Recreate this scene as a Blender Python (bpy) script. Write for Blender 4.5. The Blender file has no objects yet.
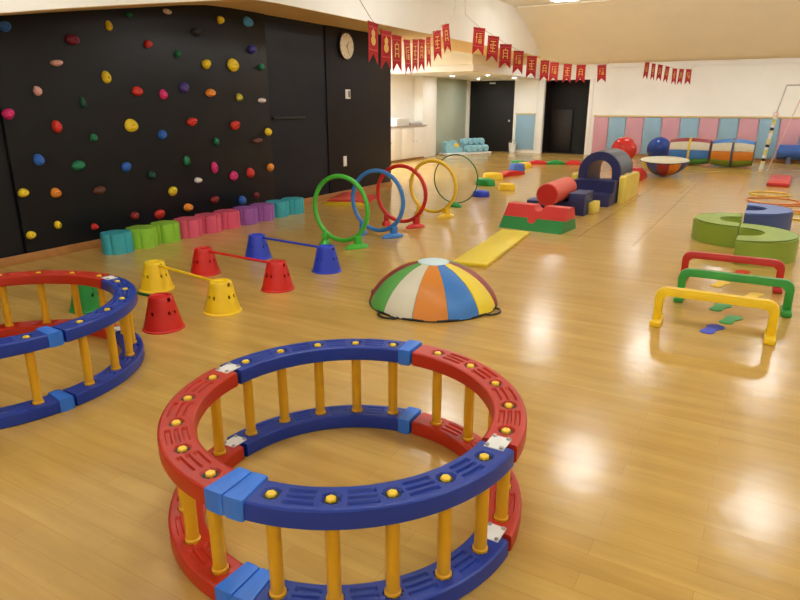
import bpy, bmesh, math, random
from mathutils import Vector, Matrix
random.seed(7)
PI = math.pi
C = bpy.context.scene.collection
S = bpy.context.scene

# ------------------------------------------------------------------ camera, world, exposure
cam = bpy.data.objects.new('camera', bpy.data.cameras.new('camera'))
C.objects.link(cam)
cam.location = (0, 0, 1.5)
cam.rotation_euler = (PI/2 - math.atan(195/624.0), 0, math.radians(30))
cam.data.sensor_width = 36.0
cam.data.lens = 624/800*36.0
cam.data.clip_end = 100
S.camera = cam
w = bpy.data.worlds.new('World'); S.world = w; w.use_nodes = True
w.node_tree.nodes['Background'].inputs[0].default_value = (1.0, 0.9, 0.75, 1)
w.node_tree.nodes['Background'].inputs[1].default_value = 0.05
S.view_settings.view_transform = 'Standard'
S.view_settings.look = 'None'
S.view_settings.gamma = 1.0
S.view_settings.use_curve_mapping = False
S.view_settings.exposure = 0.0
PANEL = 27.5      # strength of the ceiling light panels
DOWN = 300.0       # strength of the small downlights
LIGHT_COL = (0.97, 1.01, 1.02)

# ------------------------------------------------------------------ materials
def lin(c):
    return tuple((v/255/12.92 if v/255 <= 0.04045 else ((v/255+0.055)/1.055)**2.4) for v in c) + (1.0,)
MATS = {}
def mat(name, rgb, rough=0.45, vary=0.06, scale=6.0, bump=0.0, bscale=60.0, coat=0.0, metal=0.0, spec=0.5):
    if name in MATS: return MATS[name]
    m = bpy.data.materials.new(name); m.use_nodes = True
    nt = m.node_tree; b = nt.nodes['Principled BSDF']
    tc = nt.nodes.new('ShaderNodeTexCoord')
    n = nt.nodes.new('ShaderNodeTexNoise'); n.inputs['Scale'].default_value = scale; n.inputs['Detail'].default_value = 4
    nt.links.new(tc.outputs['Object'], n.inputs['Vector'])
    r = nt.nodes.new('ShaderNodeValToRGB')
    c = lin(rgb)
    r.color_ramp.elements[0].position = 0.3; r.color_ramp.elements[1].position = 0.7
    r.color_ramp.elements[0].color = tuple(max(0, v*(1-vary)) for v in c[:3]) + (1,)
    r.color_ramp.elements[1].color = tuple(min(1, v*(1+vary)) for v in c[:3]) + (1,)
    nt.links.new(n.outputs['Fac'], r.inputs['Fac'])
    nt.links.new(r.outputs['Color'], b.inputs['Base Color'])
    b.inputs['Roughness'].default_value = rough
    b.inputs['Metallic'].default_value = metal
    b.inputs['Specular IOR Level'].default_value = spec
    b.inputs['Coat Weight'].default_value = coat
    if bump:
        n2 = nt.nodes.new('ShaderNodeTexNoise'); n2.inputs['Scale'].default_value = bscale; n2.inputs['Detail'].default_value = 3
        nt.links.new(tc.outputs['Object'], n2.inputs['Vector'])
        bp = nt.nodes.new('ShaderNodeBump'); bp.inputs['Strength'].default_value = bump; bp.inputs['Distance'].default_value = 0.01
        nt.links.new(n2.outputs['Fac'], bp.inputs['Height']); nt.links.new(bp.outputs['Normal'], b.inputs['Normal'])
    MATS[name] = m
    return m
def emis(name, rgb, strength):
    m = bpy.data.materials.new(name); m.use_nodes = True
    nt = m.node_tree; nt.nodes.clear()
    e = nt.nodes.new('ShaderNodeEmission'); o = nt.nodes.new('ShaderNodeOutputMaterial')
    e.inputs[0].default_value = tuple(rgb)+(1,); e.inputs[1].default_value = strength
    nt.links.new(e.outputs[0], o.inputs[0]); MATS[name] = m
    return m
def floor_mat():
    m = bpy.data.materials.new('wood_print_vinyl'); m.use_nodes = True
    nt = m.node_tree; b = nt.nodes['Principled BSDF']; L = nt.links.new
    ge = nt.nodes.new('ShaderNodeNewGeometry')
    br = nt.nodes.new('ShaderNodeTexBrick')
    br.offset = 0.37; br.inputs['Scale'].default_value = 1.0
    br.inputs['Brick Width'].default_value = 0.92; br.inputs['Row Height'].default_value = 0.095
    br.inputs['Mortar Size'].default_value = 0.0012; br.inputs['Mortar Smooth'].default_value = 0.3
    br.inputs['Color1'].default_value = lin((205, 167, 92)); br.inputs['Color2'].default_value = lin((197, 157, 83))
    br.inputs['Mortar'].default_value = lin((184, 142, 73))
    L(ge.outputs['Position'], br.inputs['Vector'])
    mp = nt.nodes.new('ShaderNodeMapping'); mp.inputs['Scale'].default_value = (1.3, 13, 1)
    L(ge.outputs['Position'], mp.inputs['Vector'])
    n = nt.nodes.new('ShaderNodeTexNoise'); n.inputs['Scale'].default_value = 1.0; n.inputs['Detail'].default_value = 6; n.inputs['Roughness'].default_value = 0.6
    L(mp.outputs[0], n.inputs['Vector'])
    r = nt.nodes.new('ShaderNodeValToRGB'); r.color_ramp.elements[0].position = 0.3; r.color_ramp.elements[1].position = 0.7
    r.color_ramp.elements[0].color = (0.80, 0.77, 0.70, 1); r.color_ramp.elements[1].color = (1.08, 1.08, 1.08, 1)
    L(n.outputs['Fac'], r.inputs['Fac'])
    mx = nt.nodes.new('ShaderNodeMix'); mx.data_type = 'RGBA'; mx.blend_type = 'MULTIPLY'; mx.inputs['Factor'].default_value = 0.8
    L(br.outputs['Color'], mx.inputs[6]); L(r.outputs['Color'], mx.inputs[7])
    L(mx.outputs[2], b.inputs['Base Color'])
    b.inputs['Roughness'].default_value = 0.19
    b.inputs['Specular IOR Level'].default_value = 0.45
    n3 = nt.nodes.new('ShaderNodeTexNoise'); n3.inputs['Scale'].default_value = 5.0; n3.inputs['Detail'].default_value = 2
    L(ge.outputs['Position'], n3.inputs['Vector'])
    bp = nt.nodes.new('ShaderNodeBump'); bp.inputs['Strength'].default_value = 0.12; bp.inputs['Distance'].default_value = 0.02
    L(n3.outputs['Fac'], bp.inputs['Height']); L(bp.outputs['Normal'], b.inputs['Normal'])
    MATS['floor'] = m
    return m

M_FLOOR = floor_mat()
M_SUB = mat('subfloor', (120, 90, 60), 0.8)
M_CREAM = mat('cream_paint', (250, 247, 238), 0.7, 0.02, 2)
M_BEIGE = mat('beige_paint', (250, 245, 230), 0.7, 0.02, 2)
M_TAN = mat('tan_paint', (236, 206, 152), 0.7, 0.03, 2)
M_CEIL = mat('ceiling_paint', (250, 248, 242), 0.8, 0.01, 2)
M_WHITE = mat('white_paint', (248, 245, 238), 0.6, 0.01, 2)
M_DARK = mat('charcoal_wall', (28, 29, 33), 0.36, 0.05, 1.5, 0.05, 90, spec=0.22)
M_DARK2 = mat('charcoal_panel', (26, 29, 38), 0.34, 0.05, 1.5, 0.05, 90, spec=0.22)
M_DARK3 = mat('dark_brown_wall', (32, 28, 31), 0.5, 0.05, 1.5, 0.05, 90, spec=0.22)
M_WOOD = mat('wood_trim', (176, 122, 66), 0.45, 0.1, 8)
M_BLACK = mat('black_void', (12, 10, 10), 0.6)
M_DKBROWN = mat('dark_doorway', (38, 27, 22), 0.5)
M_GREENW = mat('sage_panel', (196, 203, 180), 0.6, 0.03, 2)
M_PADP = mat('pink_pad', (212, 156, 168), 0.5, 0.03, 3, 0.1, 40)
M_PADB = mat('pale_blue_pad', (146, 182, 204), 0.5, 0.03, 3, 0.1, 40)
RED = mat('red_plastic', (184, 40, 12), 0.38, 0.05, 5, 0.05, 120)
BLUE = mat('navy_blue_plastic', (16, 52, 150), 0.38, 0.05, 5, 0.05, 120)
CLIP = mat('bright_blue_plastic', (48, 118, 222), 0.4, 0.04)
AMBER = mat('amber_plastic', (224, 166, 26), 0.4, 0.05)
BOLTY = mat('yellow_bolt_plastic', (246, 206, 50), 0.35, 0.03)
STEEL = mat('steel', (190, 190, 188), 0.3, 0.04, 10, metal=0.9)
PLATE = mat('white_plate', (236, 236, 232), 0.35, 0.02)
CRED = mat('cone_red', (210, 32, 22), 0.42)
CBLUE = mat('cone_blue', (38, 62, 196), 0.42)
CYEL = mat('cone_yellow', (246, 204, 26), 0.42)
CGRN = mat('cone_green', (30, 150, 62), 0.42)
CGRND = mat('dark_green_plastic', (18, 100, 46), 0.42)
HGRN = mat('hoop_green', (70, 184, 54), 0.36)
HBLU = mat('hoop_blue', (56, 126, 206), 0.36)
HRED = mat('hoop_red', (206, 36, 32), 0.36)
HYEL = mat('hoop_yellow', (244, 200, 48), 0.36)
def vinyl(name, rgb, rough=0.42): return mat('vinyl_'+name, rgb, rough, 0.04, 3, 0.08, 25)
V = {k: vinyl(k, c) for k, c in dict(
    teal=(62, 172, 186), lime=(150, 206, 62), pink=(226, 92, 122), purple=(158, 92, 172),
    yellow=(240, 212, 40), red=(208, 44, 34), green=(32, 132, 58), navy=(34, 40, 92), salmon=(218, 84, 62),
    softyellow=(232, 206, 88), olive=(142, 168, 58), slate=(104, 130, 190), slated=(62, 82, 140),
    blue=(58, 122, 196), cream=(214, 208, 184), orange=(212, 128, 36), leaf=(90, 164, 76), mustard=(222, 190, 70),
    wine=(150, 44, 48), paleblue=(204, 228, 232), grey=(70, 80, 96), bolster=(58, 98, 176)).items()}
BLACKP = mat('black_plastic', (22, 20, 22), 0.5)
CLOTH = mat('red_cloth', (178, 20, 28), 0.8, 0.08, 30)
GOLD = mat('gold_print', (232, 190, 96), 0.6)
STRING = mat('string', (190, 170, 130), 0.9)

# ------------------------------------------------------------------ geometry helpers
def link(name, me, m=None, parent=None, loc=(0, 0, 0), rot=(0, 0, 0), scale=(1, 1, 1)):
    o = bpy.data.objects.new(name, me); C.objects.link(o)
    if m is not None and me is not None:
        if not me.materials: me.materials.append(None)
        o.material_slots[0].link = 'OBJECT'; o.material_slots[0].material = m
    o.location = loc; o.rotation_euler = rot; o.scale = scale
    if parent is not None: o.parent = parent
    return o
def fin(bm, name, smooth=True, angle=35):
    bmesh.ops.recalc_face_normals(bm, faces=bm.faces[:])
    me = bpy.data.meshes.new(name); bm.to_mesh(me); bm.free()
    if smooth and len(me.polygons):
        me.shade_smooth(); me.set_sharp_from_angle(angle=math.radians(angle))
    return me
def thing(name, label, cat, loc=(0, 0, 0), rz=0.0, group=None):
    o = bpy.data.objects.new(name, None); C.objects.link(o); o.empty_display_size = 0.1
    o.location = loc; o.rotation_euler = (0, 0, rz)
    return tag(o, label, cat, group)
def tag(o, label, cat, group=None):
    o['label'] = label; o['category'] = cat
    if group: o['group'] = group
    return o
def struct(o): o['kind'] = 'structure'; return o
def bm_box(bm, x0, x1, y0, y1, z0, z1, bev=0.0, seg=2):
    r = bmesh.ops.create_cube(bm, size=1.0)
    vs = r['verts']
    for v in vs:
        v.co = Vector((x0 if v.co.x < 0 else x1, y0 if v.co.y < 0 else y1, z0 if v.co.z < 0 else z1))
    if bev > 0:
        es = list({e for v in vs for e in v.link_edges})
        bmesh.ops.bevel(bm, geom=es, offset=bev, segments=seg, affect='EDGES', profile=0.5)
def box_me(name, x0, x1, y0, y1, z0, z1, bev=0.0, seg=2):
    bm = bmesh.new(); bm_box(bm, x0, x1, y0, y1, z0, z1, bev, seg); return fin(bm, name)
def prism_me(name, pts, y0, y1, axis='y', bev=0.0, seg=2, angle=35):
    """extrude a 2D outline; axis 'y': pts are (x,z); 'z': pts are (x,y); 'x': pts are (y,z)"""
    bm = bmesh.new()
    def P(a, b, t): return {'y': (a, t, b), 'z': (a, b, t), 'x': (t, a, b)}[axis]
    lo = [bm.verts.new(P(a, b, y0)) for a, b in pts]; hi = [bm.verts.new(P(a, b, y1)) for a, b in pts]
    n = len(pts)
    f0 = bm.faces.new(lo); f1 = bm.faces.new(hi)
    for i in range(n): bm.faces.new((lo[i], lo[(i+1) % n], hi[(i+1) % n], hi[i]))
    if bev > 0:
        es = list({e for f in (f0, f1) for e in f.edges})
        bmesh.ops.bevel(bm, geom=es, offset=bev, segments=seg, affect='EDGES', profile=0.5)
    return fin(bm, name, True, angle)
def bm_lathe(bm, prof, n=32, a0=0.0, a1=2*PI, skip=None):
    full = abs(a1-a0-2*PI) < 1e-6
    cols = n if full else n+1
    rings = []
    for r, z in prof:
        if r < 1e-6: rings.append([bm.verts.new((0, 0, z))])
        else: rings.append([bm.verts.new((r*math.cos(a0+(a1-a0)*i/n), r*math.sin(a0+(a1-a0)*i/n), z)) for i in range(cols)])
    for k in range(len(prof)-1):
        A, B = rings[k], rings[k+1]
        for i in range(n):
            j = (i+1) % cols
            if skip and skip(k, i): continue
            if len(A) == 1 and len(B) == 1: continue
            if len(A) == 1: bm.faces.new((A[0], B[i], B[j]))
            elif len(B) == 1: bm.faces.new((A[i], A[j], B[0]))
            else: bm.faces.new((A[i], A[j], B[j], B[i]))
def lathe_me(name, prof, n=32, a0=0.0, a1=2*PI, skip=None, solid=0.0, angle=35):
    bm = bmesh.new(); bm_lathe(bm, prof, n, a0, a1, skip)
    if solid: bmesh.ops.recalc_face_normals(bm, faces=bm.faces[:]); bmesh.ops.solidify(bm, geom=bm.faces[:], thickness=solid)
    return fin(bm, name, True, angle)
def bm_tube(bm, pts, r, n=10, closed=False):
    pts = [Vector(p) for p in pts]; N = len(pts); rings = []
    up = Vector((0, 0, 1))
    for i, p in enumerate(pts):
        if closed: t = pts[(i+1) % N]-pts[i-1]
        else: t = pts[min(i+1, N-1)]-pts[max(i-1, 0)]
        t.normalize()
        a = up if abs(t.dot(up)) < 0.95 else Vector((1, 0, 0))
        if i and not closed:
            u = u - t*u.dot(t); u.normalize()
        else:
            u = t.cross(a).normalized()
            if closed: u = t.cross(a).normalized()
        v = t.cross(u)
        rr = r[i] if isinstance(r, (list, tuple)) else r
        rings.append([bm.verts.new(p + (u*math.cos(2*PI*k/n) + v*math.sin(2*PI*k/n))*rr) for k in range(n)])
    for i in range(N if closed else N-1):
        A, B = rings[i], rings[(i+1) % N]
        for k in range(n): bm.faces.new((A[k], A[(k+1) % n], B[(k+1) % n], B[k]))
    if not closed: bm.faces.new(rings[0]); bm.faces.new(rings[-1])
def tube_me(name, pts, r, n=10, closed=False):
    bm = bmesh.new(); bm_tube(bm, pts, r, n, closed); return fin(bm, name)
def torus_me(name, R, r, n=64, k=12, plane='xz'):
    bm = bmesh.new(); rings = []
    for i in range(n):
        a = 2*PI*i/n; ring = []
        for j in range(k):
            b = 2*PI*j/k; q = R+r*math.cos(b); h = r*math.sin(b)
            ring.append(bm.verts.new((q*math.cos(a), h, q*math.sin(a)) if plane == 'xz' else (q*math.cos(a), q*math.sin(a), h)))
        rings.append(ring)
    for i in range(n):
        A, B = rings[i], rings[(i+1) % n]
        for j in range(k): bm.faces.new((A[j], A[(j+1) % k], B[(j+1) % k], B[j]))
    return fin(bm, name)
def arc(cx, cz, r, a0, a1, n): return [(cx+r*math.cos(math.radians(a0+(a1-a0)*i/n)), cz+r*math.sin(math.radians(a0+(a1-a0)*i/n))) for i in range(n+1)]

# ------------------------------------------------------------------ the room
XL, XA, XR, YB, YF, ZC = -6.3, -9.2, 4.6, -4.0, 20.4, 3.63
fl = struct(link('floor', box_me('floor', XA-0.3, XR+0.2, YB-0.2, YF+0.2, -0.12, -0.005), M_SUB))
for y0, y1, seams in ((YB-0.15, 7.2, (XA-0.25, -5.2, XR+0.15)), (7.2, YF+0.15, (XA-0.25, -7.2, -5.2, -3.2, -1.82, -1.16, 0.84, 2.84, XR+0.15))):
    for a, b in zip(seams[:-1], seams[1:]):
        link('vinyl_sheet', box_me('vinyl_sheet', a+0.002, b-0.002, y0, y1, -0.005, 0.0), M_FLOOR, fl)
struct(link('ceiling', box_me('ceiling', XA-0.3, XR+0.2, YB-0.2, YF+0.2, ZC, ZC+0.1), M_CEIL))
struct(link('wall_back', box_me('wall_back', XA-0.3, XR+0.2, YB-0.2, YB, 0, ZC), M_CREAM))
struct(link('wall_right', box_me('wall_right', XR, XR+0.2, YB, YF+0.2, 0, ZC), M_CREAM))
# dark climbing wall: three neighbouring faces, each a slightly different depth
wl = struct(link('wall_left', box_me('wall_left', XL-0.3, XL-0.03, YB, 10.55, 0, 2.95), M_DARK3))
link('wall_panel', box_me('wall_panel', XL-0.03, XL-0.015, YB, 3.40, 0, 2.9), M_DARK, wl)
link('climbing_board', box_me('climbing_board', XL-0.03, XL+0.02, 3.42, 7.15, 0, 2.9, 0.004), M_DARK, wl)
link('wall_panel', box_me('wall_panel', XL-0.03, XL-0.01, 7.15, 8.55, 0, 2.9), M_DARK2, wl)
link('wall_panel', box_me('wall_panel', XL-0.03, XL+0.01, 8.55, 10.55, 0, 2.9, 0.004), M_DARK3, wl)
link('ledge', box_me('ledge', XL-0.01, XL+0.03, 7.22, 7.95, 1.30, 1.33, 0.004), BLACKP, wl)
struct(link('baseboard_left', box_me('baseboard_left', XL+0.02, XL+0.036, YB, 10.55, 0, 0.085, 0.003), M_WOOD))
# bulkhead over the dark wall: soffit dips towards the near end
prof = [(YB, 2.02), (2.5, 2.02), (3.1, 2.20), (3.6, 2.29), (4.1, 2.375), (4.6, 2.455), (5.2, 2.55), (5.7, 2.63), (6.1, 2.68), (6.5, 2.695), (17.15, 2.695)]
bk = struct(link('trim_1', prism_me('bulkhead', prof + [(17.15, ZC), (YB, ZC)], -6.6, -5.5, 'x'), M_CREAM))
bm = bmesh.new()
rows = [[bm.verts.new((x, y, z-0.004)) for x in (-6.6, -5.5)] for y, z in prof]
rows2 = [[bm.verts.new((x, y, z+0.001)) for x in (-6.6, -5.5)] for y, z in prof]
for R_ in (rows, rows2):
    for a, b in zip(R_[:-1], R_[1:]): bm.faces.new((a[0], a[1], b[1], b[0]))
for a, b, c, d in zip(rows[:-1], rows[1:], rows2[:-1], rows2[1:]): bm.faces.new((a[1], b[1], d[1], c[1]))
link('soffit_board', fin(bm, 'soffit'), M_TAN, bk)
# sloping bulkhead across the room
struct(link('trim_2', prism_me('sloping_bulkhead', [(14.75, ZC), (16.25, 3.05), (17.05, 2.56), (17.15, 2.52), (17.55, 2.52), (17.55, ZC)], -5.5, XR, 'x'), M_BEIGE))
struct(link('trim_3', prism_me('cross_beam', [(17.15, ZC), (17.15, 2.54), (17.55, 2.54), (17.55, ZC)], -6.61, -5.5, 'x'), M_BEIGE))
struct(link('trim_10', box_me('alcove_beam', XA, -6.62, 15.0, 15.3, 2.45, 2.70), M_BEIGE))
struct(link('trim_4', tube_me('conduit', [(-5.4, 14.66, 3.60), (-1.0, 14.66, 3.60), (4.5, 14.66, 3.60)], 0.018), M_BEIGE))
# low ceiling over the recess with the doors, and ceiling of the far strip
struct(link('ceiling_recess', box_me('ceiling_recess', XA, -6.62, 15.06, YF, 2.30, 2.449), M_WHITE))
struct(link('trim_11', box_me('recess_infill', XA, -6.625, 15.301, YF, 2.451, 2.699), M_BEIGE))
struct(link('ceiling_far', box_me('ceiling_far', -6.62, XR, 17.56, YF, 2.80, 2.9), M_WHITE))
struct(link('ceiling_alcove', box_me('ceiling_alcove', XA, -6.61, 10.0, YF, 2.70, 2.8), M_BEIGE))
# alcove walls
struct(link('wall_alcove', box_me('wall_alcove', XA-0.2, XA, 9.9, YF, 0, ZC), M_CREAM))
struct(link('wall_alcove_near', box_me('wall_alcove_near', XA, XL-0.3, 10.1, 10.55, 0, 2.70), M_WHITE))
struct(link('trim_5', box_me('alcove_pier', XA, XA+0.30, 16.75, 17.62, 0, 2.298, 0.01), M_CREAM))
struct(link('trim_6', box_me('sage_wall_panel', XA, XA+0.03, 17.68, YF-0.02, 0.02, 2.298, 0.004), M_GREENW))
struct(link('trim_7', box_me('yellow_edge_strip', XA+0.0, XA+0.06, 17.63, 17.675, 0, 2.298), mat('yellow_edge', (226, 206, 140), 0.6)))
# far wall with two dark doorways
wf = struct(link('wall_far', box_me('wall_far', -4.95, XR, YF, YF+0.15, 0, ZC), M_CREAM))
for nme, x0, x1, z0, z1 in (('wall_far_pier', -9.2, -9.06, 0, 2.298), ('wall_far_between', -7.47, -6.48, 0, 2.9), ('wall_far_lintel', -9.06, -7.47, 2.27, 2.9), ('wall_far_lintel_b', -6.48, -4.95, 2.25, ZC)):
    link(nme.replace('_b', ''), box_me(nme, x0, x1, YF, YF+0.15, z0, z1), M_CREAM, wf)
link('picture_rail', box_me('picture_rail', -6.48, XR, YF-0.02, YF, 2.54, 2.585, 0.004), M_WHITE, wf)
d1 = struct(link('door_1', box_me('door_1', -9.05, -7.48, YF+0.04, YF+0.09, 0.0, 2.26, 0.004), M_BLACK))
link('door_knob', lathe_me('knob', [(0, 0.05), (0.03, 0.045), (0.035, 0.025), (0.015, 0.015), (0.015, 0), (0, 0)], 16), STEEL, d1, (-7.62, YF+0.04, 1.0), (PI/2, 0, 0))
link('door_closer', box_me('closer', -8.35, -8.15, YF-0.02, YF+0.04, 2.16, 2.22, 0.006), STEEL, d1)
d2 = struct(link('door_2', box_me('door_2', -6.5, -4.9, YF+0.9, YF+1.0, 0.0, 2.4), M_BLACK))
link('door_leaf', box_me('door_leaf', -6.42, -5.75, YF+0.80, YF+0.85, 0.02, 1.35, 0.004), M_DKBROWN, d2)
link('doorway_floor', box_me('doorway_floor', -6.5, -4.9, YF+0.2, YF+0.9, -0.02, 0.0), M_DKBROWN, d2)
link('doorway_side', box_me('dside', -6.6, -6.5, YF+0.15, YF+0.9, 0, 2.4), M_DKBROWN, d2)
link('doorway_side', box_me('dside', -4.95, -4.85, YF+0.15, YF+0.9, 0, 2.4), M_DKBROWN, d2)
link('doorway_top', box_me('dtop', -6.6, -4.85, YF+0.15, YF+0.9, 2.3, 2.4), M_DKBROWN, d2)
for x0, x1 in ((-6.68, -6.47), (-5.06, -4.94)):
    link('door_jamb', box_me('jamb', x0, x1, YF-0.03, YF, 0, 2.27, 0.004), M_WHITE, d2)
struct(link('baseboard_far', box_me('baseboard_far', -4.85, XR, YF-0.03, YF, 0, 0.07, 0.004), M_WOOD))
# padded dado: pads separate pieces on a rail
pd = struct(link('trim_8', box_me('dado_rail', -4.85, XR, YF-0.07, YF, 1.15, 1.20, 0.005), mat('dado_rail', (214, 190, 132), 0.5)))
edges = [-4.84, -4.39, -3.88, -3.37, -2.87, -2.36, -1.86, -1.35, -0.86, -0.36, 0.14, 0.64, 1.14, 1.64, 2.14, 2.64, 3.14, 3.64, 4.14, 4.58]
for i, (a, b) in enumerate(zip(edges[:-1], edges[1:])):
    link('wall_pad', box_me('wall_pad', a+0.008, b-0.008, YF-0.06, YF, 0.08, 1.148, 0.02), M_PADP if i % 2 == 0 else M_PADB, pd)
pb = struct(link('trim_9', box_me('door_pad_rail', -7.38, -6.71, YF-0.05, YF, 1.20, 1.24, 0.005), MATS['dado_rail']))
link('wall_pad', box_me('wall_pad', -7.36, -6.73, YF-0.05, YF, 0.10, 1.20, 0.02), M_PADB, pb)

# ------------------------------------------------------------------ ceiling lights
E_PANEL = emis('lit_diffuser', LIGHT_COL, PANEL)
E_DOWN = emis('lit_downlight', LIGHT_COL, DOWN)
E_FAR = emis('lit_far_diffuser', LIGHT_COL, PANEL*0.6)
E_ALC = emis('lit_added_alcove_lamp', LIGHT_COL, DOWN*7.5)  # stronger glow for the added lamps that wash the alcove wall and fascia
fr_me = None
bm = bmesh.new()
for a in ((-0.26, 0.26, -0.26, -0.235), (-0.26, 0.26, 0.235, 0.26), (-0.26, -0.235, -0.235, 0.235), (0.235, 0.26, -0.235, 0.235)):
    bm_box(bm, *a, -0.03, 0.0)
fr_me = fin(bm, 'panel_frame'); df_me = box_me('diffuser', -0.23, 0.23, -0.23, 0.23, -0.13, -0.005)  # diffuser box deepened so its glowing sides also brighten the bulkhead
def panel(x, y, z, label, group):
    t = thing('ceiling_light', label, 'ceiling light', (x, y, z), 0, group)
    link('frame', fr_me, M_WHITE, t); link('diffuser', df_me, E_FAR if y > 17 else E_PANEL, t)
for y in (-2.2, 3.0, 8.3, 13.4):
    for x in (-4.0, -1.72, 0.57, 2.87):
        panel(x, y, ZC-0.001, 'square white light panel set in the main ceiling', 'light panels in the main ceiling')
for x in (-5.4, -3.1, -0.8, 1.5, 3.6):
    panel(x, 18.75, 2.80, 'square white light panel behind the sloping bulkhead', 'light panels behind the bulkhead')
ring_me = lathe_me('downlight_ring', [(0.075, 0), (0.075, -0.012), (0.055, -0.012), (0.05, -0.003)], 24)
disc_me = lathe_me('downlight_disc', [(0, -0.006), (0.052, -0.006), (0.052, -0.001), (0, -0.001)], 24)
for x, y, z in ((-8.6, 12.2, 2.70), (-8.05, 12.4, 2.70), (-8.9, 14.0, 2.70), (-8.3, 19.3, 2.30), (-7.1, 19.3, 2.30), (-8.2, 17.2, 2.30), (-7.1, 17.2, 2.30)):  # first three are added out of view to brighten the alcove
    t = thing('downlight', 'small round downlight in the recess ceiling or added unseen in the alcove', 'downlight', (x, y, z-0.001), 0, 'downlights in the recess')
    link('trim_ring', ring_me, M_WHITE, t); link('lamp', disc_me, E_ALC if y < 16 else E_DOWN, t)

# ------------------------------------------------------------------ round balance-beam barriers
T = 0.066
def seg_mesh(R, span, bolts):
    us = [u*0.9 for u in [-0.07, -0.068, -0.063] + [-0.058+0.0048333*i for i in range(25)] + [0.063, 0.068, 0.07]]
    drop = {0: 0.014, 1: 0.005, 2: 0.001, len(us)-1: 0.014, len(us)-2: 0.005, len(us)-3: 0.001}
    bm = bmesh.new(); loops = []
    NA = 110
    for i in range(NA+1):
        a = 1.2+(span-2.4)*i/NA
        loop = []
        for k, u in enumerate(us):
            z = T-drop.get(k, 0)
            if k not in drop:
                for bb in bolts:
                    d = math.hypot(math.radians(a-bb)*R, u)
                    if d < 0.027: z = T-0.010
                for b0, b1 in zip(bolts[:-1], bolts[1:]):
                    if b0+4.4 < a < b1-4.4 and min(abs(u), abs(u-0.030), abs(u+0.030)) < 0.0085: z = T-0.008
            ar = math.radians(a)
            loop.append(bm.verts.new(((R+u)*math.cos(ar), (R+u)*math.sin(ar), z)))
        for u in (0.063, 0.057, -0.057, -0.063):
            z = 0.006 if abs(u) == 0.063 else 0.0
            ar = math.radians(a); loop.append(bm.verts.new(((R+u)*math.cos(ar), (R+u)*math.sin(ar), z)))
        loops.append(loop)
    n = len(loops[0])
    for A, B in zip(loops[:-1], loops[1:]):
        for k in range(n): bm.faces.new((A[k], A[(k+1) % n], B[(k+1) % n], B[k]))
    bm.faces.new(loops[0]); bm.faces.new(loops[-1])
    return fin(bm, 'beam_segment', True, 30)
def sector_me(name, R, u, z0, z1, deg, bev=0.006):
    pts = []
    k = 6
    for i in range(k+1):
        a = math.radians(-deg/2+deg*i/k); pts.append(((R+u)*math.cos(a), (R+u)*math.sin(a)))
    for i in range(k+1):
        a = math.radians(deg/2-deg*i/k); pts.append(((R-u)*math.cos(a), (R-u)*math.sin(a)))
    return prism_me(name, pts, z0, z1, 'z', bev)
BOLTS = {'A': (93.3, [9+18.35*k for k in range(5)]), 'B': (86.7, [10.8+16.7*k for k in range(5)])}
def barrier(loc, R, ztop, rot, segs, label, clips):
    t = thing('round_barrier', label, 'balance barrier', loc, rot)
    sms = {k: seg_mesh(R, *v) for k, v in BOLTS.items()}
    z2 = ztop-T
    post = lathe_me('post', [(0, T-0.010), (0.027, T-0.010), (0.027, T+0.006), (0.022, T+0.010), (0.022, z2+0.002), (0, z2+0.002)], 20)
    hexp = [(0.0170, 0), (0.0170, 0.006), (0.014, 0.0095), (0, 0.010)]
    bolt = lathe_me('bolt', [(0, 0)] + hexp, 6)
    washer = lathe_me('washer', [(0, 0), (0.0255, 0), (0.0255, 0.003), (0, 0.003)], 20)
    band = sector_me('clip', R, 0.068, -0.001, T+0.007, 5.8*0.63/R)
    tongue = sector_me('tongue', R, 0.045, 0.004, T-0.018, 5.0)
    plate = box_me('plate', -0.034, 0.034, -0.042, 0.042, 0, 0.006, 0.002)
    screw = lathe_me('screw', [(0, 0.006), (0.007, 0.005), (0.008, 0), (0, 0)], 10)
    for lv, z in enumerate((0.0, z2)):
        for a_, k_, m_ in segs:
            link('beam_segment', sms[k_], m_, t, (0, 0, z), (0, 0, math.radians(a_)))
        for q in range(4):
            a = math.radians(segs[q][0])
            link('tongue', tongue, BLUE, t, (0, 0, z), (0, 0, a))
            kind = clips[q]
            if kind == 'plate':
                p = link('joint_plate', plate, PLATE, t, (R*math.cos(a), R*math.sin(a), z+T-0.002), (0, 0, a))
                for sx, sy in ((-1, -1), (-1, 1), (1, 1), (1, -1)):
                    link('screw', screw, STEEL, p, (0.025*sx, 0.033*sy, 0.006))
            else:
                offs = {'double': (-3.1, 3.1), 'left': (3.0,), 'right': (-2.6,)}[kind]
                for d in offs: link('clip', band, CLIP, t, (0, 0, z), (0, 0, a+math.radians(d)))
    for a_, k_, m_ in segs:
        for bdeg in BOLTS[k_][1]:
            a = math.radians(a_+bdeg); px, py = R*math.cos(a), R*math.sin(a)
            link('post', post, AMBER, t, (px, py, 0))
            w_ = link('washer', washer, BLACKP, t, (px, py, z2+T-0.0098))
            link('bolt', bolt, BOLTY, w_, (0, 0, 0.003), (0, 0, a))
    return t
barrier((-1.257, 1.767, 0), 0.616, 0.421, math.radians(-0.2), [(0, 'A', RED), (93.3, 'B', BLUE), (180, 'A', RED), (273.3, 'B', BLUE)],
        'round red and blue balance-beam barrier with white joint plates standing before the striped dome', ['plate', 'left', 'plate', 'double'])
barrier((-3.707, 1.745, 0), 0.721, 0.421, math.radians(-4), [(0, 'B', BLUE), (86.7, 'A', RED), (180, 'B', RED), (266.7, 'A', BLUE)],
        'round red and blue balance-beam barrier standing beside the green cone', ['right', 'plate', 'left', 'plate'])

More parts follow.
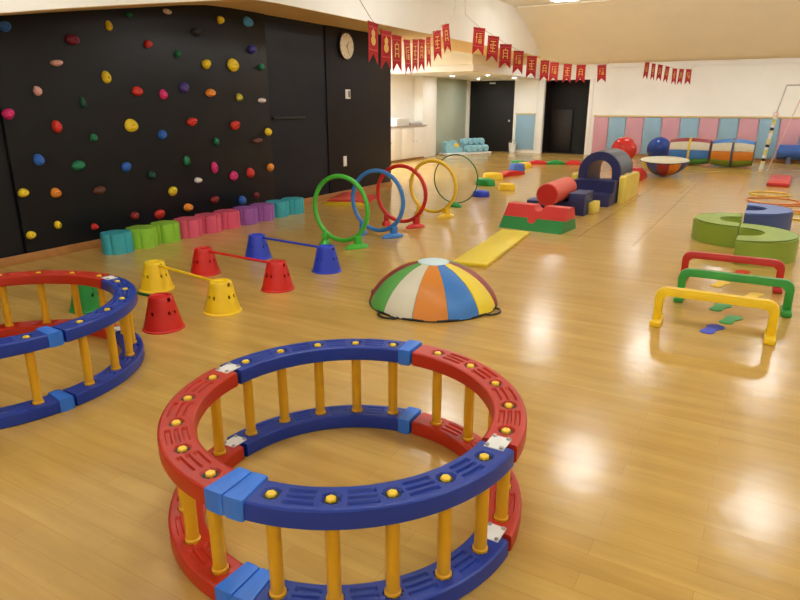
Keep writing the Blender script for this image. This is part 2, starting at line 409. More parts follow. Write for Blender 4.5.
# ------------------------------------------------------------------ climbing holds
HC = {'blue': (40, 100, 190), 'maroon': (120, 24, 52), 'yellow': (240, 206, 30), 'red': (206, 44, 30), 'green': (24, 120, 76), 'black': (30, 30, 34),
      'pale pink': (236, 180, 172), 'hot pink': (222, 44, 120), 'purple': (72, 52, 130), 'dark green': (16, 78, 52), 'cream': (236, 222, 214),
      'light blue': (70, 150, 206), 'indigo': (48, 44, 128), 'orange': (236, 140, 40), 'olive': (196, 184, 50), 'brown': (98, 52, 34), 'dark red': (140, 30, 34)}
def hold_mesh(seed):
    rnd = random.Random(seed)
    bm = bmesh.new()
    bmesh.ops.create_icosphere(bm, subdivisions=3, radius=1.0)
    dirs = [(Vector((rnd.uniform(-1, 1), rnd.uniform(-1, 1), rnd.uniform(-1, 1))).normalized(), rnd.uniform(-0.25, 0.22)) for _ in range(5)]
    for v in bm.verts:
        n = v.co.normalized(); s = 1.0
        for d, a in dirs: s += a*max(0, n.dot(d))**3
        v.co = n*s
        rr = math.hypot(v.co.y, v.co.z)
        if v.co.x > 0 and rr < 0.30: v.co.x -= 0.35*(1-(rr/0.30)**2)   # countersunk bolt hole
        if v.co.x < 0: v.co.x *= 0.02
    return fin(bm, 'hold_body', True, 60)
hmesh = [hold_mesh(s) for s in range(6)]
hbolt = lathe_me('hold_bolt', [(0, 0.004), (0.007, 0.004), (0.008, 0.0), (0, 0.0)], 8)
holds = [(3.58,2.19,.055,.048,'blue'),(4.24,2.13,.077,.052,'maroon'),(4.69,2.3,.043,.05,'yellow'),(5.16,2.16,.048,.042,'red'),(5.57,2.08,.038,.045,'green'),(5.89,2.35,.072,.051,'black'),(4.03,1.9,.063,.033,'pale pink'),(3.79,1.63,.039,.046,'pale pink'),(4.58,1.78,.061,.061,'yellow'),(4.94,1.65,.067,.053,'red'),(5.3,1.62,.058,.056,'hot pink'),(5.62,1.7,.069,.064,'purple'),(3.47,1.42,.056,.054,'hot pink'),(3.93,1.29,.052,.063,'red'),(4.26,1.52,.04,.055,'dark green'),(4.32,1.17,.035,.041,'green'),(4.81,1.28,.092,.07,'yellow'),(5.22,1.16,.058,.057,'blue'),(5.69,1.3,.08,.053,'red'),(4.95,2.44,.033,.026,'green'),(5.49,2.53,.066,.028,'cream'),(6.31,2.53,.052,.047,'yellow'),(6.82,2.56,.097,.062,'light blue'),(6.86,2.22,.079,.057,'indigo'),(6.01,1.99,.067,.059,'yellow'),(6.48,2.0,.101,.08,'yellow'),(7.04,2.0,.062,.045,'green'),(6.04,1.65,.076,.048,'orange'),(6.55,1.6,.056,.051,'olive'),(6.99,1.56,.072,.034,'cream'),(6.43,1.24,.084,.065,'red'),(7.08,1.13,.064,.055,'yellow'),(6.08,1.04,.052,.05,'green'),(6.84,1.02,.091,.041,'brown'),(3.69,.98,.056,.057,'blue'),(4.1,.89,.073,.051,'green'),(4.67,.83,.058,.06,'blue'),(5.0,.71,.049,.045,'dark green'),(5.56,.83,.055,.06,'green'),(3.48,.68,.048,.043,'yellow'),(3.81,.64,.058,.05,'orange'),(4.3,.61,.072,.043,'brown'),(5.28,.49,.061,.06,'yellow'),(5.7,.58,.057,.037,'cream'),(3.78,.31,.042,.04,'yellow'),(3.48,.26,.044,.039,'yellow'),(4.18,.23,.042,.033,'red'),(4.7,.27,.053,.045,'dark red'),(5.05,.24,.072,.059,'red'),(5.5,.26,.072,.05,'orange'),(6.01,.71,.061,.071,'hot pink'),(6.33,.58,.066,.067,'hot pink'),(6.66,.59,.08,.069,'red'),(7.08,.63,.065,.057,'orange'),(5.95,.3,.07,.052,'dark red'),(6.46,.23,.068,.062,'blue'),(6.77,.26,.062,.042,'dark red')]
hl = []
for y, z, ry, rz, col in holds:
    size = 'large' if ry*rz > 0.0060 else ('small' if ry*rz < 0.0026 else 'medium')
    shape = 'wide' if ry/rz > 1.5 else ('tall' if ry/rz < 0.88 else 'round')
    where = 'high on' if z > 1.9 else ('low on' if z < 0.75 else 'halfway up')
    hl.append(f'{size} {shape} {col} climbing hold {where} the dark wall')
near = []
for i, h in enumerate(holds):
    j = min((k for k in range(len(holds)) if k != i), key=lambda k: math.hypot(holds[k][0]-h[0], holds[k][1]-h[1]))
    near.append(holds[j][4])
hl = [l if hl.count(l) == 1 else l+', nearest '+near[i] for i, l in enumerate(hl)]
for i, (y, z, ry, rz, col) in enumerate(holds):
    lab = hl[i]
    t = thing('climbing_hold', lab, 'climbing hold', (XL+0.0205, y, z), 0, (lab.replace('hold', 'holds', 1) if hl.count(lab) > 1 else None))
    body = link('hold_body', hmesh[i % 6], mat('hold_'+col.replace(' ', '_'), HC[col], 0.5, 0.08, 20, 0.2, 60), t, (0.001, 0, 0), (0, 0, 0), (0.058, ry*1.0, rz*1.0))
    link('hold_bolt', hbolt, BLACKP, t, (0.034, 0, 0), (0, PI/2, 0))

# ------------------------------------------------------------------ wall clock, switch, socket
t = thing('wall_clock', 'round wall clock with a cream face on the dark wall', 'clock', (XL+0.0105, 9.09, 2.42))
link('clock_case', lathe_me('clock_case', [(0, 0), (0.215, 0), (0.22, 0.01), (0.22, 0.04), (0.205, 0.048), (0.196, 0.035), (0, 0.035)], 40), BLACKP, t, (0, 0, 0), (0, PI/2, 0))
face = link('clock_face', lathe_me('clock_face', [(0, 0.0355), (0.196, 0.0355), (0.196, 0.037), (0, 0.037)], 40), mat('clock_face', (244, 234, 206), 0.5, 0.05), t, (0, 0, 0), (0, PI/2, 0))
for k in range(12):
    a = k*PI/6
    link('hour_mark', box_me('hm', 0, 0.002, -0.004, 0.004, -0.010, 0.010), BLACKP, t, (0.037, 0.165*math.sin(a), 0.165*math.cos(a)), (a, 0, 0)).rotation_euler = Matrix.Rotation(a*-1, 3, 'X').to_euler()
for a, L_, ww in ((math.radians(40), 0.10, 0.012), (math.radians(155), 0.14, 0.009)):
    link('hand', prism_me('hand', [(-ww/2, -0.02), (ww/2, -0.02), (ww/4, L_), (-ww/4, L_)], 0.038, 0.041, 'x'), BLACKP, t, (0, 0, 0), (-a, 0, 0))
t = thing('light_switch', 'white light switch plate below the wall clock', 'light switch', (XL+0.0105, 9.13, 1.675))
link('switch_plate', box_me('sp', 0, 0.012, -0.07, 0.07, -0.075, 0.075, 0.004), PLATE, t); link('rocker', box_me('rk', 0.012, 0.018, 0.0, 0.05, -0.05, 0.05, 0.003), mat('grey_key', (120, 120, 118), 0.5), t)
t = thing('wall_socket', 'narrow white socket low on the dark wall', 'socket', (XL+0.0105, 9.0, 0.58))
link('socket_plate', box_me('sp', 0, 0.012, -0.045, 0.045, -0.085, 0.085, 0.004), PLATE, t); link('socket_insert', box_me('si', 0.012, 0.015, -0.02, 0.02, -0.04, 0.04, 0.002), M_WHITE, t)

# ------------------------------------------------------------------ flower-shaped stools along the wall
pts = []
for i in range(96):
    a = 2*PI*i/96
    r = 0.138+0.024*math.sqrt(abs(math.sin(3*a)))
    pts.append((r*math.cos(a), r*math.sin(a)))
stool_me = prism_me('stool_body', pts, 0.0, 0.19, 'z', 0.0, 2, 40)
cap_me = prism_me('stool_top', [(x*0.97, y*0.97) for x, y in pts], 0.19, 0.212, 'z', 0.008, 3, 40)
sl = [('teal', 'teal flower-shaped foam stool at the end of the row, beside a lime stool'), ('lime', 'lime green flower-shaped foam stool touching the teal one'), ('lime', 'lime green flower-shaped foam stool touching a pink one'),
      ('pink', 'pink flower-shaped foam stool touching a lime green one'), ('pink', 'pink flower-shaped foam stool between two other pink ones'), ('pink', 'pink flower-shaped foam stool touching a purple one'),
      ('purple', 'purple flower-shaped foam stool touching a pink one'), ('purple', 'purple flower-shaped foam stool touching a teal one'), ('teal', 'teal flower-shaped foam stool touching a purple one'), ('teal', 'teal flower-shaped foam stool ending the row nearest the hoops')]
for i, (c, lab) in enumerate(sl):
    t = thing('flower_stool', lab, 'foam stool', (-5.88-0.006*(i % 3), 4.15+0.3245*i, 0), 0.26 if i % 2 else 0.0, 'flower stools along the climbing wall')
    link('stool_body', stool_me, V[c], t); link('stool_top', cap_me, V[c], t)

# ------------------------------------------------------------------ cones with poles
cprof = [(0.143, 0.0), (0.142, 0.008), (0.133, 0.014), (0.108, 0.118), (0.102, 0.142), (0.087, 0.205), (0.081, 0.232), (0.074, 0.239), (0.052, 0.239), (0.048, 0.229), (0, 0.229)]
def cskip(k, i):
    if k == 3 and i % 10 in (1, 8): return True
    if k == 5 and i in (0, 39, 19, 20): return True
    return False
cone_me = lathe_me('cone_shell', cprof, 40, skip=cskip, solid=0.004)
def cone(x, y, m, lab):
    t = thing('marker_cone', lab, 'cone', (x, y, 0), 0, 'slotted cones of the pole hurdles')
    link('cone_shell', cone_me, m, t)
    return t
def pole(x0, x1, y0, y1, m, lab):
    o = link('hurdle_pole', tube_me('hurdle_pole', [(0, 0, 0), (x1-x0, y1-y0, 0)], 0.0115, 12), m, None, (x0, y0, 0.2170))
    tag(o, lab, 'pole', 'poles of the cone hurdles')
for ya, yb, m, mb, pm, cn, in ((4.70, 4.62, CBLUE, CBLUE, CBLUE, 'blue'), (3.98, 3.92, CRED, CRED, CRED, 'red'), (3.40, 3.24, CYEL, CYEL, CYEL, 'yellow')):
    dx = 0.04 if cn == 'yellow' else 0.0
    cone(-4.40+dx, ya, m, f'{cn} cone nearer the climbing wall, carrying the {cn} pole'); cone(-3.47+dx, yb, mb, f'{cn} cone farther from the climbing wall, carrying the {cn} pole')
    pole(-4.45+dx, -3.42+dx, ya+0.004, yb-0.004, pm, f'{cn} plastic pole laid between two {cn} cones')
cone(-4.37, 2.77, CGRN, 'green cone behind the round barrier, carrying the dark green pole'); cone(-3.515, 2.758, CRED, 'red cone carrying an end of the dark green pole')
pole(-4.42, -3.465, 2.77, 2.758, CGRND, 'dark green plastic pole laid between a green and a red cone')

# ------------------------------------------------------------------ standing hoops
hoop_me = torus_me('hoop_ring', 0.352, 0.0245)
thin_me = torus_me('hoop_ring', 0.366, 0.009)
def foot_mesh(h):
    bm = bmesh.new()
    prof = [(0, 0), (0.95, 0), (1.0, 0.10), (0.92, 0.45), (0.6, 0.85), (0.3, 1.0), (0, 1.02)]
    bm_lathe(bm, prof, 24)
    for v in bm.verts:
        v.co = Vector((v.co.x*0.055*(1.0+0.25*(v.co.y)), v.co.y*0.125-0.015, v.co.z*0.055))
    bm_box(bm, -0.028, 0.028, -0.032, 0.032, 0.03, h, 0.008)
    return fin(bm, 'foot', True, 40)
foot_me = foot_mesh(0.135); foot_small = foot_mesh(0.06)
def hoop(x, y, m, lab, rz=0.0, feet=True):
    t = thing('standing_hoop', lab, 'hoop', (x, y, 0), rz, 'standing hoops in a row')
    link('hoop_ring', hoop_me, m, t, (0, 0, 0.415))
    for s in (-1, 1): link('foot', foot_me, m, t, (s*0.222, 0, 0), (0, 0, -s*0.45), (1.1, 1.2, 1.0))
hoop(-3.98, 5.59, HGRN, 'green standing hoop on two feet beside the blue cones')
hoop(-3.94, 6.29, HBLU, 'blue standing hoop on two feet between the green and the red hoop')
hoop(-4.00, 6.96, HRED, 'red standing hoop on two feet between the blue and the yellow hoop')
hoop(-4.00, 7.85, HYEL, 'yellow standing hoop on two feet behind the red hoop')
t = thing('standing_hoop', 'thin dark green standing hoop in a single green foot', 'hoop', (-4.11, 8.83, 0), 0.0, 'standing hoops in a row')
link('hoop_ring', thin_me, CGRND, t, (0, 0, 0.415)); link('foot', foot_small, CGRN, t, (0, 0, 0), (0, 0, 0.9), (1.5, 1.3, 1.0))

# ------------------------------------------------------------------ striped dome, and one turned over
DP = [(0.4675, 0.012), (0.455, 0.055), (0.425, 0.112), (0.38, 0.170), (0.325, 0.222), (0.262, 0.266), (0.195, 0.300), (0.105, 0.330)]
def gore_mesh():
    bm = bmesh.new()
    bm_lathe(bm, DP, 6, math.radians(-14.6), math.radians(14.6))
    bmesh.ops.recalc_face_normals(bm, faces=bm.faces[:])
    # slight outward swell of each panel
    for v in bm.verts:
        a = math.atan2(v.co.y, v.co.x); r = math.hypot(v.co.x, v.co.y)
        k = 1+0.012*math.cos(a/math.radians(14.6)*PI/2)
        v.co.x *= k; v.co.y *= k
    bmesh.ops.solidify(bm, geom=bm.faces[:], thickness=0.012)
    return fin(bm, 'gore', True, 40)
gore_me = gore_mesh()
dome_rim = torus_me('rim', 0.462, 0.011, 64, 8, 'xy')
dome_core = lathe_me('core', [(r-0.012, z) for r, z in DP] + [(0.104, 0.325), (0, 0.328)], 48)
dome_cap = lathe_me('cap', [(0.114, 0.320), (0.112, 0.332), (0.085, 0.339), (0, 0.343)], 40)
handle_me = tube_me('handle', [(0.45, -0.085, 0.012), (0.50, -0.075, 0.012), (0.525, -0.035, 0.012), (0.53, 0, 0.012), (0.525, 0.035, 0.012), (0.50, 0.075, 0.012), (0.45, 0.085, 0.012)], 0.0075, 8)
def dome(loc, rz, cols, lab, flip=False, capm=None):
    t = thing('striped_dome', lab, 'dome toy', loc, rz); t.scale = (1.08, 1.08, 1.0)
    ry = PI if flip else 0.0; zz = 0.342 if flip else 0.0
    link('core', dome_core, V['cream'], t, (0, 0, zz), (ry, 0, 0))
    for i, c in enumerate(cols): link('panel', gore_me, V[c], t, (0, 0, zz), (ry, 0, math.radians(30*i)))
    link('rim', dome_rim, BLACKP, t, (0, 0, zz+(-0.011 if flip else 0.011)), (ry, 0, 0))
    link('cap', dome_cap, capm or V['paleblue'], t, (0, 0, zz), (ry, 0, 0))
    return t
# panel 0 faces local +x; the orange one faces the camera
dang = math.atan2(-4.249, 2.149)
cols = ['orange', 'blue', 'yellow', 'wine', 'leaf', 'cream', 'orange', 'blue', 'yellow', 'wine', 'leaf', 'cream']
td = dome((-2.149, 4.249, 0), dang-math.radians(2), cols, 'striped fabric dome with coloured panels and black handles lying on the floor')
for a in (-38, 62, 152, 242): link('handle', handle_me, BLACKP, td, (0, 0, 0), (0, 0, math.radians(a)))
td = dome((-1.96, 15.0, 0), 0.1, ['wine', 'mustard', 'slated', 'wine', 'orange', 'slated', 'wine', 'mustard', 'slated', 'wine', 'orange', 'slated'], 'striped dome turned over like a bowl with a flat white top', True)
td.rotation_euler[0] = 0.075; td.location.z = 0.012
link('flat_top', lathe_me('flat_top', [(0, 0.336), (0.455, 0.336), (0.462, 0.346), (0.45, 0.354), (0, 0.356)], 48), V['cream'], td)

# ------------------------------------------------------------------ foam pieces
def solo(name, me, m, lab, cat, loc=(0, 0, 0), rz=0.0, group=None):
    return tag(link(name, me, m, None, loc, (0, 0, rz)), lab, cat, group)
t = thing('floor_mat', 'long thin yellow foam mat lying before the red and green blocks', 'mat', (-2.46, 6.36, 0), 0.10)
link('mat_cover', box_me('mat_cover', -0.175, 0.175, -0.9, 0.9, 0, 0.035, 0.008), V['yellow'], t)
link('piping', tube_me('piping', [(-0.172, -0.897, 0.0175), (0.172, -0.897, 0.0175), (0.172, 0.897, 0.0175), (-0.172, 0.897, 0.0175)], 0.006, 6, True), V['mustard'], t)
# interlocking vaulting blocks: red on green
def vault_me(name, pts, H_=0.285):
    me = prism_me(name, pts, 0, 1, 'y')
    for v in me.vertices:
        k = v.co.z/H_
        v.co.y = (0.24*k) if v.co.y < 0.5 else (0.52-0.12*k)
    return me
tg = vault_me('green_block', [(-0.42, 0), (0.41, 0), (0.41, 0.14)] + arc(-0.02, 0.14, 0.062, 0, -180, 12) + [(-0.42, 0.14)])
solo('foam_block', tg, V['green'], 'long green trapezoid foam block under the red one', 'foam block', (-2.45, 7.46, 0), -0.10, 'vaulting blocks')
tr = vault_me('red_block', [(-0.42, 0.1415)] + arc(-0.02, 0.1415, 0.060, 180, 360, 12) + [(0.41, 0.1415), (0.41, 0.285)] + arc(0.02, 0.285, 0.065, 0, -180, 12) + [(-0.42, 0.285)])
solo('foam_block', tr, V['red'], 'red trapezoid foam block with a round notch, stacked on the green one', 'foam block', (-2.45, 7.46, 0), -0.10, 'vaulting blocks')
cr = prism_me('cradle', [(-0.44, 0), (0.40, 0), (0.40, 0.31), (0.18, 0.31), (0.18, 0.172), (-0.44, 0.172)], 0, 0.5, 'y', 0.012)
solo('foam_cradle', cr, V['navy'], 'navy foam cradle block under the red roller', 'foam block', (-2.54, 8.88, 0))
t = thing('foam_roller', 'salmon red foam roller resting in the navy cradle', 'foam roller', (-2.54, 8.42, 0.3285))
link('roller_body', lathe_me('roller', [(0, 0), (0.145, 0), (0.155, 0.01), (0.155, 0.94), (0.145, 0.95), (0, 0.95)], 40), V['salmon'], t, (0, 0, 0), (-PI/2, 0, 0))
link('end_cap', lathe_me('end', [(0, -0.004), (0.136, -0.004), (0.142, 0.001), (0, 0.001)], 40), V['red'], t, (0, 0, 0), (-PI/2, 0, 0))
solo('foam_block', box_me('yb', 0, 0.10, 0, 0.30, 0, 0.165, 0.015), V['softyellow'], 'small yellow foam block beside the navy cradle', 'foam block', (-2.137, 9.10, 0))
st = prism_me('steps', [(9.88, 0), (10.48, 0), (10.48, 0.36), (10.18, 0.36), (10.18, 0.185), (9.88, 0.185)], -2.66, -2.01, 'x', 0.012)
solo('foam_steps', st, V['navy'], 'navy two-step foam stairs in front of the tunnel', 'foam steps')
outer = [(-0.335, 0.0)] + arc(0, 0.445, 0.335, 180, 0, 28) + [(0.335, 0.0)]
inner = [(0.2, 0.27)] + arc(0, 0.455, 0.2, 0, 180, 24) + [(-0.2, 0.27)]
bm = bmesh.new()
n_out, n_in = len(outer), len(inner)
loops = []
for y in (0.0, 0.98):
    loops.append(([bm.verts.new((x, y, z)) for x, z in outer], [bm.verts.new((x, y, z)) for x, z in inner]))
for (o_, i_) in loops:
    bmesh.ops.triangle_fill(bm, use_beauty=True, use_dissolve=False, edges=[bm.edges.new((L_[k], L_[(k+1) % len(L_)])) for L_ in (o_, i_) for k in range(len(L_))])
for q in (0, 1):
    A, B = loops[0][q], loops[1][q]
    for k in range(len(A)): bm.faces.new((A[k], A[(k+1) % len(A)], B[(k+1) % len(B)], B[k]))
t = thing('foam_tunnel', 'navy arched foam tunnel behind the navy steps', 'foam tunnel', (-2.335, 10.50, 0))
link('tunnel_arch', fin(bm, 'tunnel'), V['navy'], t)
top = arc(0, 0.445, 0.3365, 175, 5, 28); tin = arc(0, 0.445, 0.341, 5, 175, 28)
link('tunnel_lit_top', prism_me('lit_top', top+tin, 0.03, 0.97, 'y'), V['grey'], t)  # thin grey shell puts the lit top of the navy arch into colour
wave = [(0, 0), (1.25, 0), (1.25, 0.10)] + [(1.25-0.07*math.sin(k*PI/8), 0.10+0.12*k/8) for k in range(1, 8)] + [(1.25, 0.22), (1.22, 0.37), (1.1, 0.41), (0.85, 0.38), (0.55, 0.43), (0.3, 0.40), (0.08, 0.43), (0, 0.40)]
solo('wave_block', prism_me('side', wave, 0, 0.10, 'x', 0.012), V['softyellow'], 'yellow wavy foam side wall right along the tunnel, facing the open floor', 'foam block', (-1.995, 10.40, 0), 0, 'tunnel side walls')
solo('wave_block', prism_me('side', wave, 0, 0.10, 'x', 0.012), V['softyellow'], 'yellow wavy foam side wall along the tunnel, facing the hoops', 'foam block', (-2.78, 10.50, 0), 0, 'tunnel side walls')
solo('foam_wedge', prism_me('wedge', [(13.45, 0), (14.5, 0), (14.35, 0.12), (13.75, 0.28), (13.5, 0.28)], -2.52, -2.20, 'x', 0.012), V['red'], 'red foam wedge behind the tunnel', 'foam wedge')

# half-ring balance pieces in a serpentine
def half_ring(R, r, h, name, flat=False):
    pts = arc(0, 0, R, -90, 90, 32)+arc(0, 0, r, 90, -90, 24)
    return prism_me(name, pts, 0, h, 'z', 0.014, 2)
hr_side = half_ring(0.47, 0.19, 0.225, 'side_wall'); hr_top = half_ring(0.455, 0.205, 0.012, 'top_pad')
def halfring(loc, rz, ms, mt, lab, sc=1.0):
    t = thing('half_ring_block', lab, 'foam block', loc, rz, 'half-ring foam pieces'); t.scale = (sc, sc, 1)
    link('side_wall', hr_side, ms, t); link('top_pad', hr_top, mt, t, (0, 0, 0.2251))
halfring((-0.165, 8.15, 0), PI, V['olive'], V['olive'], 'olive green half-ring foam piece opening towards the blue one', 1.06)
halfring((-0.155, 7.38, 0), 0.0, V['olive'], V['olive'], 'olive green half-ring foam piece behind the red hurdle arch', 1.17)
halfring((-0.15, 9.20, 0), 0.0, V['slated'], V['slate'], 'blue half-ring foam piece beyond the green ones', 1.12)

# hurdle arches
def hurdle(x0, x1, y, h, m, lab):
    t = thing('hurdle_arch', lab, 'hurdle', ((x0+x1)/2, y, 0), 0, 'hurdle arches'); w2 = (x1-x0)/2
    R1 = 0.07; o_ = [(-w2, 0.02)]+arc(-w2+R1, h-R1, R1, 180, 90, 8)+arc(w2-R1, h-R1, R1, 90, 0, 8)+[(w2, 0.02)]
    th = 0.056; r2 = 0.025
    i_ = [(w2-th, 0.02)]+arc(w2-th-r2, h-th-r2, r2, 0, 90, 6)+arc(-w2+th+r2, h-th-r2, r2, 90, 180, 6)+[(-w2+th, 0.02)]
    link('arch', prism_me('arch', o_+i_, -0.028, 0.028, 'y', 0.009), m, t)
    for s in (-1, 1):
        bm = bmesh.new(); bm_box(bm, s*(w2-th/2)-0.036, s*(w2-th/2)+0.036, -0.11, 0.11, 0, 0.045, 0.012); link('foot', fin(bm, 'foot'), m, t)
hurdle(-0.55, 0.215, 4.60, 0.275, CYEL, 'yellow hurdle arch on two feet')
hurdle(-0.48, 0.315, 5.30, 0.262, mat('hurdle_green', (52, 150, 56), 0.4), 'green hurdle arch on two feet between the yellow and the red one')
hurdle(-0.53, 0.26, 5.98, 0.262, mat('hurdle_red', (192, 40, 30), 0.4), 'red hurdle arch on two feet before the olive half ring')

# footprint floor markers
fp = [(0.0, -0.095), (0.022, -0.09), (0.034, -0.07), (0.034, -0.045), (0.026, -0.015), (0.03, 0.015), (0.044, 0.045), (0.042, 0.075), (0.026, 0.095), (0.0, 0.10), (-0.024, 0.09), (-0.038, 0.065), (-0.038, 0.03), (-0.026, 0.0), (-0.026, -0.03), (-0.034, -0.055), (-0.03, -0.08), (-0.016, -0.092)]
fp_me = prism_me('footprint', fp, 0.0003, 0.006, 'z', 0.0015)
for x, y, rz, m, lab in ((-0.205, 5.957, -0.3, CYEL, 'yellow footprint marker on the floor by the green hurdle foot'), (-0.069, 6.48, -0.3, CRED, 'red footprint marker on the floor behind the red hurdle'), (0.06, 5.705, -0.3, CYEL, 'yellow footprint marker on the floor under the green hurdle'),
                     (-0.155, 5.225, -0.3, CGRN, 'green footprint marker just under the green hurdle'), (-0.066, 4.939, -0.3, CGRN, 'green footprint marker behind the yellow hurdle'), (-0.166, 4.65, -0.3, CBLUE, 'blue footprint marker under the yellow hurdle')):
    o = solo('footprint_marker', fp_me, m, lab, 'floor marker', (x, y, 0), rz, 'footprint markers'); o.scale = (1.35, 1.25, 1)

# stepping stones and low beams
def stone_me(a, b, h, top=0.6):
    bm = bmesh.new()
    bm_lathe(bm, [(0, 0), (0.97, 0), (1.0, 0.1), (0.95, 0.7), (0.88, 0.93), (0.8, 1.0), (0, 1.0)], 28)
    for v in bm.verts: v.co = Vector((v.co.x*a, v.co.y*b, v.co.z*h))
    return fin(bm, 'stone', True, 30)
def rivr(x, y, a, b, h, rz, m, lab, band=None):
    t = thing('stepping_stone', lab, 'stepping stone', (x, y, 0), rz, 'stepping stones')
    link('stone_body', stone_me(a, b, h), m, t)
    link('top_grip', lathe_me('grip', [(0, 0), (0.5*min(a, b), 0), (0.48*min(a, b), 0.006), (0, 0.006)], 20), m, t, (0, 0, h-0.001))
def lowbeam(x, y, L_, w2, h, rz, m, lab):
    t = thing('low_beam', lab, 'balance beam', (x, y, 0), rz, 'low curved beams')
    pts = [(-L_/2, 0), (L_/2, 0), (L_/2, 0.5*h), (L_/4, 0.9*h), (0, h), (-L_/4, 0.9*h), (-L_/2, 0.5*h)]
    link('beam_body', prism_me('beam', pts, -w2/2, w2/2, 'y', 0.012), m, t)
    link('grip_strip', box_me('grip', -0.08, 0.08, -w2*0.3, w2*0.3, h-0.002, h+0.006, 0.002), m, t)
rivr(-4.18, 10.02, 0.15, 0.13, 0.10, 0.2, CBLUE, 'blue stepping stone beside the thin green hoop')
rivr(-4.74, 11.55, 0.24, 0.15, 0.12, -0.4, CGRN, 'green stepping stone next to a yellow one')
rivr(-4.12, 11.1, 0.16, 0.16, 0.11, 0.0, CYEL, 'yellow stepping stone standing apart from the path')
rivr(-4.98, 12.55, 0.22, 0.22, 0.13, 0.0, CYEL, 'yellow stepping stone between the green stone and a red beam')
lowbeam(-4.92, 13.45, 0.9, 0.2, 0.1, 1.35, CRED, 'red low beam leading to the blue stone')
rivr(-5.15, 14.5, 0.19, 0.19, 0.17, 0.0, mat('stone_blue', (66, 104, 190), 0.4), 'blue stepping stone at the bend of the path')
rivr(-5.28, 15.4, 0.17, 0.17, 0.12, 0.0, CYEL, 'yellow stepping stone at the bend of the path')
rivr(-5.72, 16.12, 0.18, 0.18, 0.10, 0.0, CGRN, 'small green stepping stone starting the straight beams')
lowbeam(-5.30, 16.48, 0.46, 0.22, 0.10, 0.35, CRED, 'short red low beam beside the small green stone')
lowbeam(-4.86, 16.68, 0.46, 0.22, 0.10, 0.42, CGRN, 'green low beam between two red beams')
lowbeam(-4.42, 16.86, 0.46, 0.22, 0.10, 0.35, CRED, 'red low beam ending the path by the tunnel')

# ------------------------------------------------------------------ balls and barrels by the padded wall
def ball(x, y, r, m, lab):
    t = thing('exercise_ball', lab, 'ball', (x, y, 0))
    bm = bmesh.new(); bmesh.ops.create_uvsphere(bm, u_segments=48, v_segments=24, radius=r); link('ball_skin', fin(bm, 'ball', True, 180), m, t, (0, 0, r))
    link('valve', lathe_me('valve', [(0, 0.006), (0.015, 0.004), (0.018, -0.002), (0, -0.002)], 12), BLACKP, t, (0, -r*math.cos(0.5), r+r*math.sin(0.5)), (PI/2-0.5, 0, 0))
ball(-3.46, 18.25, 0.335, mat('ball_red', (208, 48, 40), 0.09), 'shiny red exercise ball by the padded wall')
ball(-2.70, 19.25, 0.325, mat('ball_blue', (24, 66, 150), 0.08), 'shiny dark blue exercise ball by the padded wall')
def barrel(x, y, cols, strap, lab, L_=0.95, R=0.345):
    t = thing('foam_barrel', lab, 'barrel', (x, y, 0))
    prof = [(R*(1-0.16*(2*k/10-1)**2), -L_/2+L_*k/10) for k in range(11)]
    n = len(cols)
    for i, c in enumerate(cols):
        bm = bmesh.new(); bm_lathe(bm, [(0, -L_/2)]+prof+[(0, L_/2)], 5, math.radians(360*i/n+20.5), math.radians(360*(i+1)/n+19.5))
        a = bm.verts[:]; bmesh.ops.holes_fill(bm, edges=[e for e in bm.edges if e.is_boundary], sides=0)
        link('panel', fin(bm, 'panel'), V[c], t, (0, 0, R), (0, PI/2, 0))
    link('strap', lathe_me('strap', [(R-0.012, -0.028), (R+0.008, -0.028), (R+0.008, 0.028), (R-0.012, 0.028)], 48), V[strap], t, (0, 0, R), (0, PI/2, 0))
    for s in (-1, 1): link('end_ring', torus_me('end_ring', R*0.845, 0.008, 40, 6, 'xy'), V['wine' if strap == 'mustard' else 'grey'], t, (s*L_/2, 0, R), (0, PI/2, 0))
barrel(-1.80, 18.25, ['orange', 'mustard', 'wine', 'navy', 'wine', 'cream', 'blue', 'leaf', 'mustard'], 'mustard', 'striped foam barrel with a yellow strap beside the blue ball')
barrel(-0.80, 18.2, ['grey', 'leaf', 'wine', 'navy', 'blue', 'cream', 'orange', 'olive', 'grey'], 'grey', 'striped foam barrel with a grey strap and blue top')
t = thing('bolster', 'long blue foam bolster on a low stand at the padded wall', 'bolster', (0.17, 20.05, 0))
link('bolster_body', lathe_me('bolster', [(0, 0), (0.16, 0), (0.185, 0.03), (0.185, 1.57), (0.16, 1.6), (0, 1.6)], 36), V['bolster'], t, (0, 0, 0.30), (0, PI/2, 0))
for x in (0.3, 1.3): link('stand', prism_me('stand', [(-0.2, 0), (0.2, 0)]+arc(0, 0.30, 0.187, -45, -135, 10), x-0.05, x+0.05, 'x'), V['grey'], t)

# flat hoops and red mat on the right
def fhoop(x, y, R, m, lab, z=0.011):
    solo('floor_hoop', torus_me('floor_hoop', R, 0.0105, 48, 8, 'xy'), m, lab, 'hoop', (x, y, z), 0, 'hoops lying on the floor')
OR = mat('hoop_orange', (232, 130, 70), 0.4)
fhoop(0.12, 12.75, 0.31, HYEL, 'yellow hoop lying flat beside the red mat'); fhoop(0.165, 11.85, 0.38, OR, 'orange hoop lying flat between the yellow hoop and the other orange one'); fhoop(0.62, 11.12, 0.33, OR, 'orange hoop lying flat farthest from the red mat'); fhoop(0.62, 10.3, 0.33, HYEL, 'yellow hoop lying flat behind the blue half ring')
t = thing('exercise_mat', 'small thick red mat lying beyond the flat hoops', 'mat', (0.27, 14.95, 0), -0.04)
link('mat_cover', box_me('mat_cover', -0.19, 0.19, -0.85, 0.85, 0, 0.07, 0.015), V['red'], t); link('piping', tube_me('pp', [(-0.189, -0.849, 0.035), (0.189, -0.849, 0.035), (0.189, 0.849, 0.035), (-0.189, 0.849, 0.035)], 0.006, 6, True), V['wine'], t)

